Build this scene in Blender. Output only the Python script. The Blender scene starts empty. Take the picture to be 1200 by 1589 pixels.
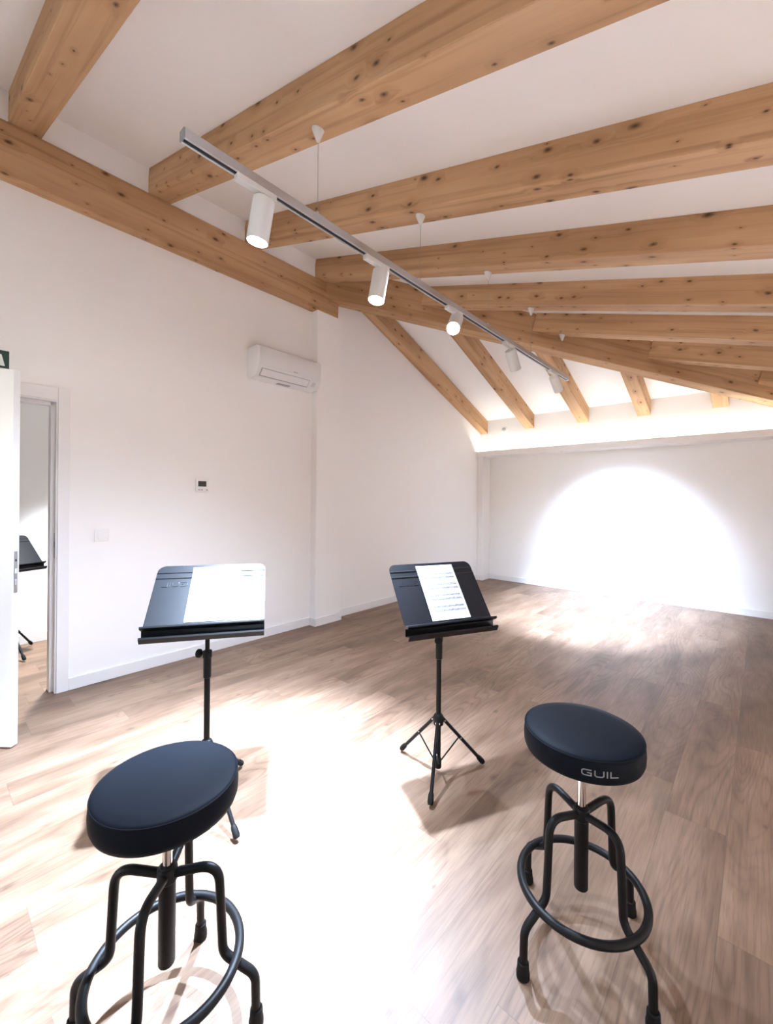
import bpy, bmesh, math, random
from mathutils import Vector, Matrix

random.seed(7)
SC = bpy.context.scene
COL = SC.collection
rad = math.radians

# ------------------------------------------------------------------ helpers
def V(*a):
    return Vector(a)

def link(o, parent=None):
    COL.objects.link(o)
    if parent is not None:
        o.parent = parent
    return o

def obj(name, bm, mats, parent=None, smooth=False, angle=None, loc=None, mat4=None):
    """link a bmesh as ONE mesh object"""
    bmesh.ops.recalc_face_normals(bm, faces=bm.faces[:])
    me = bpy.data.meshes.new(name)
    if smooth:
        lim = rad(angle if angle else 40)
        for f in bm.faces:
            f.smooth = True
        for e in bm.edges:
            if len(e.link_faces) == 2 and e.calc_face_angle(0) > lim:
                e.smooth = False
    bm.to_mesh(me)
    bm.free()
    for m in (mats if isinstance(mats, (list, tuple)) else [mats]):
        me.materials.append(m)
    o = bpy.data.objects.new(name, me)
    link(o, parent)
    if loc is not None:
        o.location = loc
    if mat4 is not None:
        o.matrix_world = mat4
    return o

def tag(o, label, cat, group=None):
    o['label'] = label
    o['category'] = cat
    if group:
        o['group'] = group
    return o

def struct(o, label=None):
    o['kind'] = 'structure'
    if label:
        o['label'] = label
    return o

def empty(name, loc=(0, 0, 0), rz=0.0):
    o = bpy.data.objects.new(name, None)
    o.empty_display_size = 0.1
    link(o)
    o.location = loc
    o.rotation_euler = (0, 0, rz)
    return o

def box(bm, lo, hi, bev=0.0, m=None, mi=0, segs=2):
    x0, y0, z0 = lo
    x1, y1, z1 = hi
    co = [(x0, y0, z0), (x1, y0, z0), (x1, y1, z0), (x0, y1, z0), (x0, y0, z1), (x1, y0, z1), (x1, y1, z1), (x0, y1, z1)]
    vs = [bm.verts.new(c) for c in co]
    fs = [bm.faces.new([vs[i] for i in q]) for q in ((3, 2, 1, 0), (4, 5, 6, 7), (0, 1, 5, 4), (1, 2, 6, 5), (2, 3, 7, 6), (3, 0, 4, 7))]
    for f in fs:
        f.material_index = mi
    if bev > 0:
        es = list({e for f in fs for e in f.edges})
        r = bmesh.ops.bevel(bm, geom=es, offset=bev, segments=segs, affect='EDGES', profile=0.5)
        nv = set(vs)
        for f in r['faces']:
            f.material_index = mi
            nv.update(f.verts)
        vs = [v for v in nv if v.is_valid]
    if m is not None:
        bmesh.ops.transform(bm, matrix=m, verts=[v for v in vs if v.is_valid])
    return vs

def prism(bm, poly, axis, a, b, mi=0):
    """extrude a 2D polygon along an axis ('x','y','z') between a and b"""
    def P(p, t):
        return {'x': (t, p[0], p[1]), 'y': (p[0], t, p[1]), 'z': (p[0], p[1], t)}[axis]
    A = [bm.verts.new(P(p, a)) for p in poly]
    B = [bm.verts.new(P(p, b)) for p in poly]
    n = len(poly)
    fs = [bm.faces.new(A[::-1]), bm.faces.new(B)]
    for i in range(n):
        fs.append(bm.faces.new([A[i], A[(i + 1) % n], B[(i + 1) % n], B[i]]))
    for f in fs:
        f.material_index = mi
    return A + B

def slab(bm, pts, zf, th):
    """polygon pts in xy, underside z=zf(x,y), thickness th upward"""
    A = [bm.verts.new((x, y, zf(x, y))) for x, y in pts]
    B = [bm.verts.new((x, y, zf(x, y) + th)) for x, y in pts]
    n = len(pts)
    bm.faces.new(A[::-1])
    bm.faces.new(B)
    for i in range(n):
        bm.faces.new([A[i], A[(i + 1) % n], B[(i + 1) % n], B[i]])

def lathe(bm, prof, segs=48, m=None, mi=0, cap=True):
    rings = []
    allv = []
    for r, z in prof:
        if r < 1e-6:
            ring = [bm.verts.new((0, 0, z))]
        else:
            ring = [bm.verts.new((r * math.cos(2 * math.pi * i / segs), r * math.sin(2 * math.pi * i / segs), z)) for i in range(segs)]
        rings.append(ring)
        allv += ring
    for a, b in zip(rings[:-1], rings[1:]):
        for i in range(segs):
            j = (i + 1) % segs
            if len(a) == 1 and len(b) == 1:
                continue
            if len(a) == 1:
                f = bm.faces.new([a[0], b[i], b[j]])
            elif len(b) == 1:
                f = bm.faces.new([a[i], b[0], a[j]])
            else:
                f = bm.faces.new([a[i], b[i], b[j], a[j]])
            f.material_index = mi
    if cap:
        for ring in (rings[0], rings[-1]):
            if len(ring) > 1:
                bm.faces.new(ring).material_index = mi
    if m is not None:
        bmesh.ops.transform(bm, matrix=m, verts=allv)
    return allv

def fillet(pts, r, n=8):
    pts = [Vector(p) for p in pts]
    out = [pts[0]]
    for a, b, c in zip(pts[:-2], pts[1:-1], pts[2:]):
        u, w = (a - b), (c - b)
        lu, lw = u.length, w.length
        u.normalize(); w.normalize()
        ang = u.angle(w)
        d = min(r / math.tan(ang / 2), lu * 0.49, lw * 0.49)
        p, q = b + u * d, b + w * d
        for i in range(n + 1):
            t = i / n
            out.append(p * (1 - t) ** 2 + b * 2 * t * (1 - t) + q * t * t)
    out.append(pts[-1])
    return out

def tube(bm, pts, r, segs=14, closed=False, mi=0):
    pts = [Vector(p) for p in pts]
    n = len(pts)
    tang = []
    for i in range(n):
        if closed:
            t = pts[(i + 1) % n] - pts[i - 1]
        else:
            t = pts[min(i + 1, n - 1)] - pts[max(i - 1, 0)]
        tang.append(t.normalized())
    up = V(0, 0, 1) if abs(tang[0].z) < 0.9 else V(1, 0, 0)
    nrm = (up - tang[0] * up.dot(tang[0])).normalized()
    rings = []
    allv = []
    for i in range(n):
        nrm = (nrm - tang[i] * nrm.dot(tang[i])).normalized()
        b = tang[i].cross(nrm)
        rr = r[i] if isinstance(r, (list, tuple)) else r
        ring = [bm.verts.new(pts[i] + (nrm * math.cos(2 * math.pi * k / segs) + b * math.sin(2 * math.pi * k / segs)) * rr) for k in range(segs)]
        rings.append(ring)
        allv += ring
    pairs = list(zip(rings[:-1], rings[1:]))
    if closed:
        pairs.append((rings[-1], rings[0]))
    for a, b in pairs:
        for k in range(segs):
            j = (k + 1) % segs
            bm.faces.new([a[k], a[j], b[j], b[k]]).material_index = mi
    if not closed:
        bm.faces.new(rings[0][::-1]).material_index = mi
        bm.faces.new(rings[-1]).material_index = mi
    return allv

def ribbon(bm, pts, w, th, fn, mi=0):
    """flat mitred stroke along 2D pts, width w, thickness th; fn(x,y,d) maps to 3D"""
    P = [Vector((p[0], p[1])) for p in pts]
    n = len(P)
    L, R = [], []
    for i in range(n):
        d0 = (P[i] - P[i - 1]).normalized() if i > 0 else None
        d1 = (P[i + 1] - P[i]).normalized() if i < n - 1 else None
        if d0 is None: d0 = d1
        if d1 is None: d1 = d0
        n0 = Vector((-d0.y, d0.x)); n1 = Vector((-d1.y, d1.x))
        m = (n0 + n1).normalized()
        k = (w / 2) / max(0.35, m.dot(n0))
        L.append(P[i] + m * k); R.append(P[i] - m * k)
    rows = []
    for i in range(n):
        rows.append([bm.verts.new(fn(L[i].x, L[i].y, 0)), bm.verts.new(fn(R[i].x, R[i].y, 0)),
                     bm.verts.new(fn(R[i].x, R[i].y, th)), bm.verts.new(fn(L[i].x, L[i].y, th))])
    for a, b in zip(rows[:-1], rows[1:]):
        for k in range(4):
            j = (k + 1) % 4
            bm.faces.new([a[k], a[j], b[j], b[k]]).material_index = mi
    bm.faces.new(rows[0]).material_index = mi
    bm.faces.new(rows[-1][::-1]).material_index = mi

def letters(bm, fn, mi=0, th=0.001, bold=0.17):
    """the four letters of the maker's word, unit height, about 5.1 wide"""
    x = 0.0
    G = [(1.35, .93), (.3, .93), (.08, .75), (.08, .27), (.3, .08), (1.3, .08), (1.3, .5), (.75, .5)]
    U = [(.08, 1), (.08, .27), (.3, .08), (1.05, .08), (1.27, .27), (1.27, 1)]
    I = [(.08, 1), (.08, 0)]
    Lr = [(.08, 1), (.08, .08), (1.2, .08)]
    for g, adv in ((G, 1.72), (U, 1.68), (I, .5), (Lr, 1.2)):
        ribbon(bm, [(px + x, py) for px, py in g], bold, th, fn, mi)
        x += adv
LETTER_W = 5.1

def copy_tree(o, parent=None):
    c = o.copy()
    COL.objects.link(c)
    if parent is not None:
        c.parent = parent
    for ch in list(o.children):
        copy_tree(ch, c)
    return c

# ------------------------------------------------------------------ materials
def nodes(name):
    m = bpy.data.materials.new(name)
    m.use_nodes = True
    nt = m.node_tree
    return m, nt, nt.nodes['Principled BSDF']

def plain(name, col, rough=0.5, metal=0.0, spec=0.5, bump=None, coat=0.0):
    m, nt, b = nodes(name)
    b.inputs['Base Color'].default_value = (*col, 1)
    b.inputs['Roughness'].default_value = rough
    b.inputs['Metallic'].default_value = metal
    b.inputs['Specular IOR Level'].default_value = spec
    b.inputs['Coat Weight'].default_value = coat
    if bump:
        sc, st, dist = bump
        tc = nt.nodes.new('ShaderNodeTexCoord')
        n = nt.nodes.new('ShaderNodeTexNoise')
        n.inputs['Scale'].default_value = sc
        n.inputs['Detail'].default_value = 3
        bp = nt.nodes.new('ShaderNodeBump')
        bp.inputs['Strength'].default_value = st
        bp.inputs['Distance'].default_value = dist
        nt.links.new(tc.outputs['Object'], n.inputs['Vector'])
        nt.links.new(n.outputs['Fac'], bp.inputs['Height'])
        nt.links.new(bp.outputs['Normal'], b.inputs['Normal'])
    return m

def emit(name, col, s):
    m, nt, b = nodes(name)
    b.inputs['Base Color'].default_value = (*col, 1)
    b.inputs['Emission Color'].default_value = (*col, 1)
    b.inputs['Emission Strength'].default_value = s
    return m

class NB:
    """small node-building shorthand"""
    def __init__(s, nt): s.nt = nt
    def n(s, t, **kw):
        x = s.nt.nodes.new(t)
        for k, v in kw.items(): setattr(x, k, v)
        return x
    def l(s, a, b): s.nt.links.new(a, b)
    def math(s, op, a, b=None, c=None):
        x = s.n('ShaderNodeMath', operation=op)
        for i, v in enumerate((a, b, c)):
            if v is None: continue
            if isinstance(v, (int, float)): x.inputs[i].default_value = v
            else: s.l(v, x.inputs[i])
        return x.outputs[0]
    def comb(s, a, b, c):
        x = s.n('ShaderNodeCombineXYZ')
        for i, v in enumerate((a, b, c)):
            if isinstance(v, (int, float)): x.inputs[i].default_value = v
            else: s.l(v, x.inputs[i])
        return x.outputs[0]
    def noise(s, vec, scale, detail=2, rough=.5, dist=0):
        x = s.n('ShaderNodeTexNoise')
        x.inputs['Scale'].default_value = scale; x.inputs['Detail'].default_value = detail
        x.inputs['Roughness'].default_value = rough; x.inputs['Distortion'].default_value = dist
        s.l(vec, x.inputs['Vector'])
        return x.outputs['Fac']
    def ramp(s, fac, stops):
        x = s.n('ShaderNodeValToRGB')
        e = x.color_ramp.elements
        while len(e) < len(stops): e.new(0.5)
        for el, (p, c) in zip(e, stops):
            el.position = p; el.color = (*c, 1) if len(c) == 3 else c
        s.l(fac, x.inputs['Fac'])
        return x.outputs['Color']
    def mix(s, fac, a, b, mode='MIX'):
        x = s.n('ShaderNodeMix', data_type='RGBA', blend_type=mode)
        if isinstance(fac, (int, float)): x.inputs[0].default_value = fac
        else: s.l(fac, x.inputs[0])
        for i, v in ((6, a), (7, b)):
            if isinstance(v, tuple): x.inputs[i].default_value = (*v, 1)
            else: s.l(v, x.inputs[i])
        return x.outputs[2]

def wood_beam(name):
    m, nt, b = nodes(name)
    k = NB(nt)
    tc = k.n('ShaderNodeTexCoord')
    oi = k.n('ShaderNodeObjectInfo')
    sep = k.n('ShaderNodeSeparateXYZ'); k.l(tc.outputs['Object'], sep.inputs[0])
    off = k.math('MULTIPLY', oi.outputs['Random'], 37.0)
    x, y, z = sep.outputs
    yy = k.math('ADD', y, off)
    xs = k.math('ADD', x, off)
    # broad tone along the beam
    tone = k.noise(k.comb(k.math('MULTIPLY', xs, .7), k.math('MULTIPLY', yy, 4.), k.math('MULTIPLY', z, 4.)), 1.0, 3, .55)
    base = k.ramp(tone, [(.28, (.40, .226, .112)), (.5, (.53, .325, .176)), (.74, (.66, .43, .25))])
    # knots : stretched cells, only some of them
    wv = k.noise(k.comb(k.math('MULTIPLY', xs, 2.), yy, z), 3.0, 2)
    face = k.math('ADD', k.math('ADD', yy, z), k.math('MULTIPLY', wv, .03))
    kv = k.comb(k.math('MULTIPLY', xs, 5.0), k.math('MULTIPLY', face, 9.5), 0)
    vo = k.n('ShaderNodeTexVoronoi', voronoi_dimensions='2D'); vo.inputs['Scale'].default_value = 1.0
    k.l(kv, vo.inputs['Vector'])
    sc = k.n('ShaderNodeSeparateColor'); k.l(vo.outputs['Color'], sc.inputs[0])
    some = k.math('GREATER_THAN', sc.outputs[0], .40)
    size = k.math('MULTIPLY_ADD', k.math('POWER', sc.outputs[1], 2.0), .125, .034)
    d = k.math('DIVIDE', vo.outputs['Distance'], size)
    wob = k.noise(k.comb(k.math('MULTIPLY', xs, 30), k.math('MULTIPLY', yy, 40), k.math('MULTIPLY', z, 40)), 1.0, 2)
    d = k.math('ADD', d, k.math('MULTIPLY', wob, .5))
    knot = k.math('MULTIPLY', k.math('SMOOTH_MIN', k.math('MAXIMUM', k.math('SUBTRACT', 1.45, d), 0.0), 1.0, .1), some)
    halo = k.math('MULTIPLY', k.math('MAXIMUM', k.math('SUBTRACT', 1.0, k.math('DIVIDE', d, 4.2)), 0.0), some)
    # grain lines bent around the knots
    gy = k.math('ADD', yy, k.math('MULTIPLY', halo, .03))
    gz = k.math('ADD', z, k.math('MULTIPLY', halo, .03))
    g = k.noise(k.comb(k.math('MULTIPLY', xs, .55), k.math('MULTIPLY', gy, 26), k.math('MULTIPLY', gz, 26)), 1.0, 4, .6, .25)
    grain = k.ramp(g, [(.30, (.60, .53, .45)), (.50, (1, 1, 1)), (.75, (1.0, .98, .94))])
    c = k.mix(.75, base, grain, 'MULTIPLY')
    g2 = k.noise(k.comb(k.math('MULTIPLY', xs, 3.), k.math('MULTIPLY', gy, 160), k.math('MULTIPLY', gz, 160)), 1.0, 2)
    c = k.mix(k.math('MULTIPLY', g2, .28), c, (.36, .20, .09))
    c = k.mix(k.math('MULTIPLY', halo, .5), c, (.28, .13, .05))
    c = k.mix(k.math('MULTIPLY', knot, .9), c, (.055, .024, .010))
    # glue-laminated joints
    k.l(c, b.inputs['Base Color'])
    b.inputs['Roughness'].default_value = .62
    b.inputs['Specular IOR Level'].default_value = .25
    bp = k.n('ShaderNodeBump'); bp.inputs['Strength'].default_value = .12; bp.inputs['Distance'].default_value = .004
    k.l(g, bp.inputs['Height']); k.l(bp.outputs['Normal'], b.inputs['Normal'])
    return m

def wood_floor(name):
    m, nt, b = nodes(name)
    k = NB(nt)
    tc = k.n('ShaderNodeTexCoord')
    sep = k.n('ShaderNodeSeparateXYZ'); k.l(tc.outputs['Object'], sep.inputs[0])
    x, y, _ = sep.outputs
    W, L = .2117, 1.38
    u = k.math('DIVIDE', k.math('ADD', x, 10 * W - 2.448 + 10 * W), W)
    row = k.math('FLOOR', u)
    fu = k.math('SUBTRACT', u, row)
    wn = k.n('ShaderNodeTexWhiteNoise', noise_dimensions='1D'); k.l(row, wn.inputs['W'])
    v = k.math('ADD', k.math('DIVIDE', y, L), k.math('ADD', wn.outputs['Value'], 10.0))
    colm = k.math('FLOOR', v)
    fv = k.math('SUBTRACT', v, colm)
    wn2 = k.n('ShaderNodeTexWhiteNoise', noise_dimensions='2D'); k.l(k.comb(row, colm, 0), wn2.inputs['Vector'])
    rs = k.n('ShaderNodeSeparateColor'); k.l(wn2.outputs['Color'], rs.inputs[0])
    r1, r2, r3 = rs.outputs[0], rs.outputs[1], rs.outputs[2]
    ox = k.math('ADD', x, k.math('MULTIPLY', r1, 31.0))
    oy = k.math('ADD', y, k.math('MULTIPLY', r2, 47.0))
    # broad tone
    t = k.noise(k.comb(k.math('MULTIPLY', ox, 5.), k.math('MULTIPLY', oy, 1.1), 0), 1.0, 3, .6)
    base = k.ramp(t, [(.26, (.122, .071, .044)), (.48, (.222, .140, .091)), (.72, (.325, .220, .152))])
    # cathedral grain: contour lines of a smooth, stretched field
    f = k.noise(k.comb(k.math('MULTIPLY', ox, 4.6), k.math('MULTIPLY', oy, .75), k.math('MULTIPLY', r3, 9)), 1.0, 1.5, .45, .35)
    lines = k.math('FRACT', k.math('MULTIPLY', f, 21.0))
    lines = k.math('ABSOLUTE', k.math('SUBTRACT', lines, .5))
    lines = k.math('MULTIPLY', lines, 2.0)
    ln = k.ramp(lines, [(0.0, (.50, .43, .38)), (.38, (.92, .9, .88)), (1.0, (1.05, 1.05, 1.05))])
    amt = k.ramp(k.noise(k.comb(k.math('MULTIPLY', ox, 3), k.math('MULTIPLY', oy, .5), 3.3), 1.0, 1), [(.38, (.06, .06, .06)), (.68, (.62, .62, .62))])
    c = k.mix(amt, base, k.mix(1.0, base, ln, 'MULTIPLY'))
    # fine pores
    p = k.noise(k.comb(k.math('MULTIPLY', ox, 120), k.math('MULTIPLY', oy, 5), 0), 1.0, 3, .65)
    c = k.mix(.6, c, k.ramp(p, [(.34, (.62, .57, .53)), (.56, (1.02, 1.02, 1.02))]), 'MULTIPLY')
    # plank-to-plank tone
    pt = k.ramp(r3, [(0, (.84, .84, .84)), (.5, (1, 1, 1)), (1, (1.10, 1.10, 1.09))])
    c = k.mix(1.0, c, pt, 'MULTIPLY')
    # greyish smudges and knots
    sm = k.noise(k.comb(k.math('MULTIPLY', ox, 6), k.math('MULTIPLY', oy, 2.4), 7.7), 1.0, 3, .6)
    c = k.mix(k.ramp(sm, [(.60, (0, 0, 0)), (.78, (.6, .6, .6))]), c, (.15, .105, .08))
    kv = k.comb(k.math('MULTIPLY', ox, 5.0), k.math('MULTIPLY', oy, 2.6), 0)
    vo = k.n('ShaderNodeTexVoronoi', voronoi_dimensions='2D'); vo.inputs['Scale'].default_value = 1.0
    k.l(kv, vo.inputs['Vector'])
    sc = k.n('ShaderNodeSeparateColor'); k.l(vo.outputs['Color'], sc.inputs[0])
    some = k.math('GREATER_THAN', sc.outputs[0], .55)
    dd = k.math('ADD', k.math('DIVIDE', vo.outputs['Distance'], k.math('MULTIPLY_ADD', sc.outputs[1], .09, .03)), k.math('MULTIPLY', p, .9))
    kn = k.math('MULTIPLY', k.math('MINIMUM', k.math('MAXIMUM', k.math('SUBTRACT', 1.35, dd), 0.0), 1.0), some)
    c = k.mix(k.math('MULTIPLY', kn, .85), c, (.075, .045, .03))
    # joints
    e = k.math('MINIMUM', k.math('MULTIPLY', k.math('MINIMUM', fu, k.math('SUBTRACT', 1.0, fu)), W),
               k.math('MULTIPLY', k.math('MINIMUM', fv, k.math('SUBTRACT', 1.0, fv)), L))
    gap = k.math('LESS_THAN', e, .0011)
    c = k.mix(k.math('MULTIPLY', gap, .55), c, (.09, .058, .04))
    k.l(c, b.inputs['Base Color'])
    k.l(k.math('MULTIPLY_ADD', p, .14, .40), b.inputs['Roughness'])
    b.inputs['Specular IOR Level'].default_value = .4
    bp = k.n('ShaderNodeBump'); bp.inputs['Strength'].default_value = .10; bp.inputs['Distance'].default_value = .002
    k.l(k.math('SUBTRACT', p, k.math('MULTIPLY', gap, .6)), bp.inputs['Height']); k.l(bp.outputs['Normal'], b.inputs['Normal'])
    return m

M_WALL = plain('white_plaster', (.87, .857, .845), .85, spec=.2, bump=(90, .05, .002))
M_CEIL = plain('white_ceiling_paint', (.87, .855, .84), .9, spec=.15, bump=(60, .04, .002))
M_TRIM = plain('white_lacquer', (.80, .79, .785), .38, spec=.45)
M_DOOR = plain('white_door_lacquer', (.80, .81, .82), .3, spec=.5)
M_BEAM = wood_beam('pale_pine')
M_FLOOR = wood_floor('oak_laminate')
M_STEEL = plain('brushed_steel', (.42, .41, .40), .35, 1.0)
M_CHROME = plain('chrome', (.82, .82, .83), .12, 1.0)
M_ALU = plain('satin_aluminium', (.55, .56, .58), .38, .85)
M_SLOT = plain('black_slot', (.012, .012, .014), .6)
M_WHITE = plain('white_plastic', (.80, .80, .79), .35)
M_LAMP = plain('white_painted_metal', (.66, .66, .65), .45)
M_GREYPL = plain('grey_plastic', (.28, .28, .28), .45)
M_BLACK = plain('black_powder_coat', (.006, .006, .0065), .45, spec=.22, bump=(500, .08, .0006))
M_DESK = plain('black_satin_sheet', (.004, .0045, .006), .33, spec=.34, bump=(700, .06, .0004))
M_RUB = plain('black_rubber', (.007, .007, .007), .65, spec=.2)
M_LEATH = plain('black_leatherette', (.0068, .0085, .012), .55, spec=.04, bump=(420, .10, .0006))
M_PRINT = plain('silver_print', (.22, .22, .22), .5)
M_PAPER = plain('white_paper', (.64, .64, .64), .75, spec=.2)
M_INK = plain('black_ink', (.05, .06, .09), .7)
M_GREEN = plain('green_sign_face', (.0016, .030, .019), .4)
M_SIGNW = plain('sign_white', (.78, .82, .78), .5)
M_SCREEN = plain('grey_lcd', (.035, .038, .032), .2)
M_LENS = emit('lit_lens', (1.0, .93, .84), 26.0)
M_LENSOFF = emit('lit_lens_far', (1.0, .93, .84), 26.0)
M_LED = emit('led_strip', (1.0, .95, .86), 1.0)
M_HALLDISC = emit('lit_disc', (1.0, .98, .95), 4.0)
M_BOLT = plain('zinc_bolt', (.6, .6, .6), .3, 1.0)

def glass_mat():
    m = bpy.data.materials.new('window_glass')
    m.use_nodes = True
    nt = m.node_tree
    nt.nodes.clear()
    o = nt.nodes.new('ShaderNodeOutputMaterial')
    t = nt.nodes.new('ShaderNodeBsdfTransparent'); t.inputs[0].default_value = (.95, .97, .97, 1)
    g = nt.nodes.new('ShaderNodeBsdfGlossy'); g.inputs['Roughness'].default_value = .03
    x = nt.nodes.new('ShaderNodeMixShader'); x.inputs[0].default_value = .06
    nt.links.new(t.outputs[0], x.inputs[1]); nt.links.new(g.outputs[0], x.inputs[2]); nt.links.new(x.outputs[0], o.inputs[0])
    return m
M_GLASS = glass_mat()

# ------------------------------------------------------------------ camera
CX, CH = 3.6015, 1.35
FPX, PXX, PYY = 649.0, 600.0, 775.0
YAW, ROLL = rad(41.9), rad(.47)
c, s = math.cos(YAW), math.sin(YAW)
fw = V(-s, c, 0); rt = V(c, s, 0); up = V(0, 0, 1)
r3 = rt * math.cos(ROLL) + up * math.sin(ROLL)
u3 = up * math.cos(ROLL) - rt * math.sin(ROLL)
cam = bpy.data.cameras.new('camera')
camo = bpy.data.objects.new('camera', cam)
COL.objects.link(camo)
mw = Matrix((r3, u3, -fw)).transposed().to_4x4()
mw.translation = V(CX, 0, CH)
camo.matrix_world = mw
cam.sensor_fit = 'VERTICAL'
cam.sensor_height = 36.0
cam.lens = FPX / 1589.0 * 36.0
cam.shift_x = 0.0
cam.shift_y = (PYY - 794.5) / 1589.0
cam.clip_start = .02
SC.camera = camo

# ------------------------------------------------------------------ room numbers
XR, YF = 5.6, -4.2            # hidden side wall and hidden front wall
YW, YA = 6.42, 6.59           # upper back wall, alcove wall
BT, BB, BX = 3.685, 3.352, .09   # wall beam: top, bottom, front face
T1, T2 = .303, .39            # roof slopes
zc1 = lambda x, y: 3.88 - T1 * (x - .09)
zc2 = lambda x, y: 2.70 + T2 * (YW - y)
hipy = lambda x: 4.41 + .907 * (x - 1.74)     # near face of the hip beam in plan
hipx = lambda y: 1.74 + (y - 4.41) / .907
DY0, DY1, DZ = -.225, .637, 2.02  # door opening in the long wall

# floor -------------------------------------------------------------
bm = bmesh.new()
box(bm, (-1.6, YF - .15, -.1), (XR + .15, YA + .15, 0))
struct(obj('floor', bm, M_FLOOR), 'oak laminate plank floor')

# long wall with the doorway, the column and the strip above the beam --
bm = bmesh.new()
box(bm, (-.12, YF, 0), (0, DY0, 4.5))
box(bm, (-.12, DY1, 0), (0, YA + .15, 4.5))
box(bm, (-.12, DY0, DZ), (0, DY1, 4.5))
box(bm, (-.02, YF, BT), (.07, 2.96, 4.4))
struct(obj('wall_left', bm, M_WALL))
bm = bmesh.new()
box(bm, (0, 2.795, 0), (.094, 3.143, BB), .002)
struct(obj('trim_1', bm, M_WALL), 'white plastered column standing proud of the long wall')
bm = bmesh.new()
box(bm, (0, 6.335, 0), (.098, YA, 2.09), .003)
struct(obj('trim_2', bm, M_WALL), 'narrow white pier at the left end of the alcove')
# back walls
bm = bmesh.new()
box(bm, (-.12, YA, 0), (XR + .12, YA + .12, 2.2))
struct(obj('wall_back', bm, M_WALL))
bm = bmesh.new()
box(bm, (-.12, YW, 2.10), (XR + .12, YA + .12, 2.95))
struct(obj('wall_back_upper', bm, M_WALL))
bm = bmesh.new()
box(bm, (0, 6.285, 2.085), (XR, YA, 2.135))
box(bm, (0, 6.285, 2.135), (XR, 6.300, 2.168))
struct(obj('trim_3', bm, M_WALL), 'white light ledge running along the back wall')
def frame_bars(bm, x0, x1, z0, z1, y0, y1, w):
    box(bm, (x0, y0, z0), (x0 + w, y1, z1), .004)
    box(bm, (x1 - w, y0, z0), (x1, y1, z1), .004)
    box(bm, (x0, y0, z0), (x1, y1, z0 + w), .004)
    box(bm, (x0, y0, z1 - w), (x1, y1, z1), .004)
# hidden walls
bm = bmesh.new()
box(bm, (XR, YF, 0), (XR + .12, YA + .12, 3.2))
struct(obj('wall_right', bm, M_WALL))
WX0, WX1, WZ0, WZ1 = .35, 1.75, .95, 2.25
bm = bmesh.new()
box(bm, (-.12, YF - .12, 0), (WX0, YF, 4.5))
box(bm, (WX1, YF - .12, 0), (XR + .12, YF, 4.5))
box(bm, (WX0, YF - .12, 0), (WX1, YF, WZ0))
box(bm, (WX0, YF - .12, WZ1), (WX1, YF, 4.5))
struct(obj('wall_front', bm, M_WALL))
# ceiling: main slope (with an unseen roof window added for light over the camera) and hip slope
SX0, SX1, SY0, SY1 = 3.0, 3.8, -.25, .31
bm = bmesh.new()
hm = lambda x: hipy(x) + .11
slab(bm, [(.03, YF - .12), (XR + .1, YF - .12), (XR + .1, SY0), (.03, SY0)], zc1, .14)
slab(bm, [(.03, SY0), (SX0, SY0), (SX0, SY1), (.03, SY1)], zc1, .14)
slab(bm, [(SX1, SY0), (XR + .1, SY0), (XR + .1, SY1), (SX1, SY1)], zc1, .14)
xe = 4.0 + .0
slab(bm, [(.03, SY1), (XR + .1, SY1), (XR + .1, YA + .1), (hipx(YA + .1 - .11), YA + .1), (.03, hm(.03))], zc1, .14)
struct(obj('ceiling', bm, M_CEIL))
bm = bmesh.new()
slab(bm, [(-.1, hm(-.1)), (hipx(YW + .1 - .11), YW + .1), (-.1, YW + .1)], zc2, .14)
struct(obj('ceiling_hip', bm, M_CEIL))

# windows (behind the camera, unseen; the roof one added for its light) ---------------------------------------
bm = bmesh.new()
frame_bars(bm, WX0, WX1, WZ0, WZ1, YF - .09, YF - .02, .06)
box(bm, ((WX0 + WX1) / 2 - .04, YF - .085, WZ0), ((WX0 + WX1) / 2 + .04, YF - .025, WZ1), .004)
w1 = struct(obj('window_1', bm, M_TRIM))
bm = bmesh.new(); box(bm, (WX0 + .05, YF - .06, WZ0 + .05), (WX1 - .05, YF - .052, WZ1 - .05))
obj('window_pane', bm, M_GLASS, w1)
bm = bmesh.new()
zz = lambda x: zc1(x, 0)
for (x0, x1, y0, y1) in ((SX0, SX1, SY0, SY0 + .04), (SX0, SX1, SY1 - .04, SY1), (SX0, SX0 + .04, SY0, SY1), (SX1 - .04, SX1, SY0, SY1)):
    slab(bm, [(x0, y0), (x1, y0), (x1, y1), (x0, y1)], lambda x, y: zz(x) + .05, .1)
w2 = struct(obj('added_roof_window', bm, M_TRIM))
bm = bmesh.new()
slab(bm, [(SX0 + .03, SY0 + .03), (SX1 - .03, SY0 + .03), (SX1 - .03, SY1 - .03), (SX0 + .03, SY1 - .03)], lambda x, y: zz(x) + .11, .008)
obj('window_pane', bm, M_GLASS, w2)

# door frame ---------------------------------------------------------
bm = bmesh.new()
# casing on the room side
box(bm, (0, DY1 - .010, 0), (.014, DY1 + .058, DZ + .075), .002)
box(bm, (0, DY0 - .058, 0), (.014, DY0 + .010, DZ + .075), .002)
box(bm, (0, DY0 + .011, DZ - .010), (.014, DY1 - .011, DZ + .075), .002)
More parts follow.
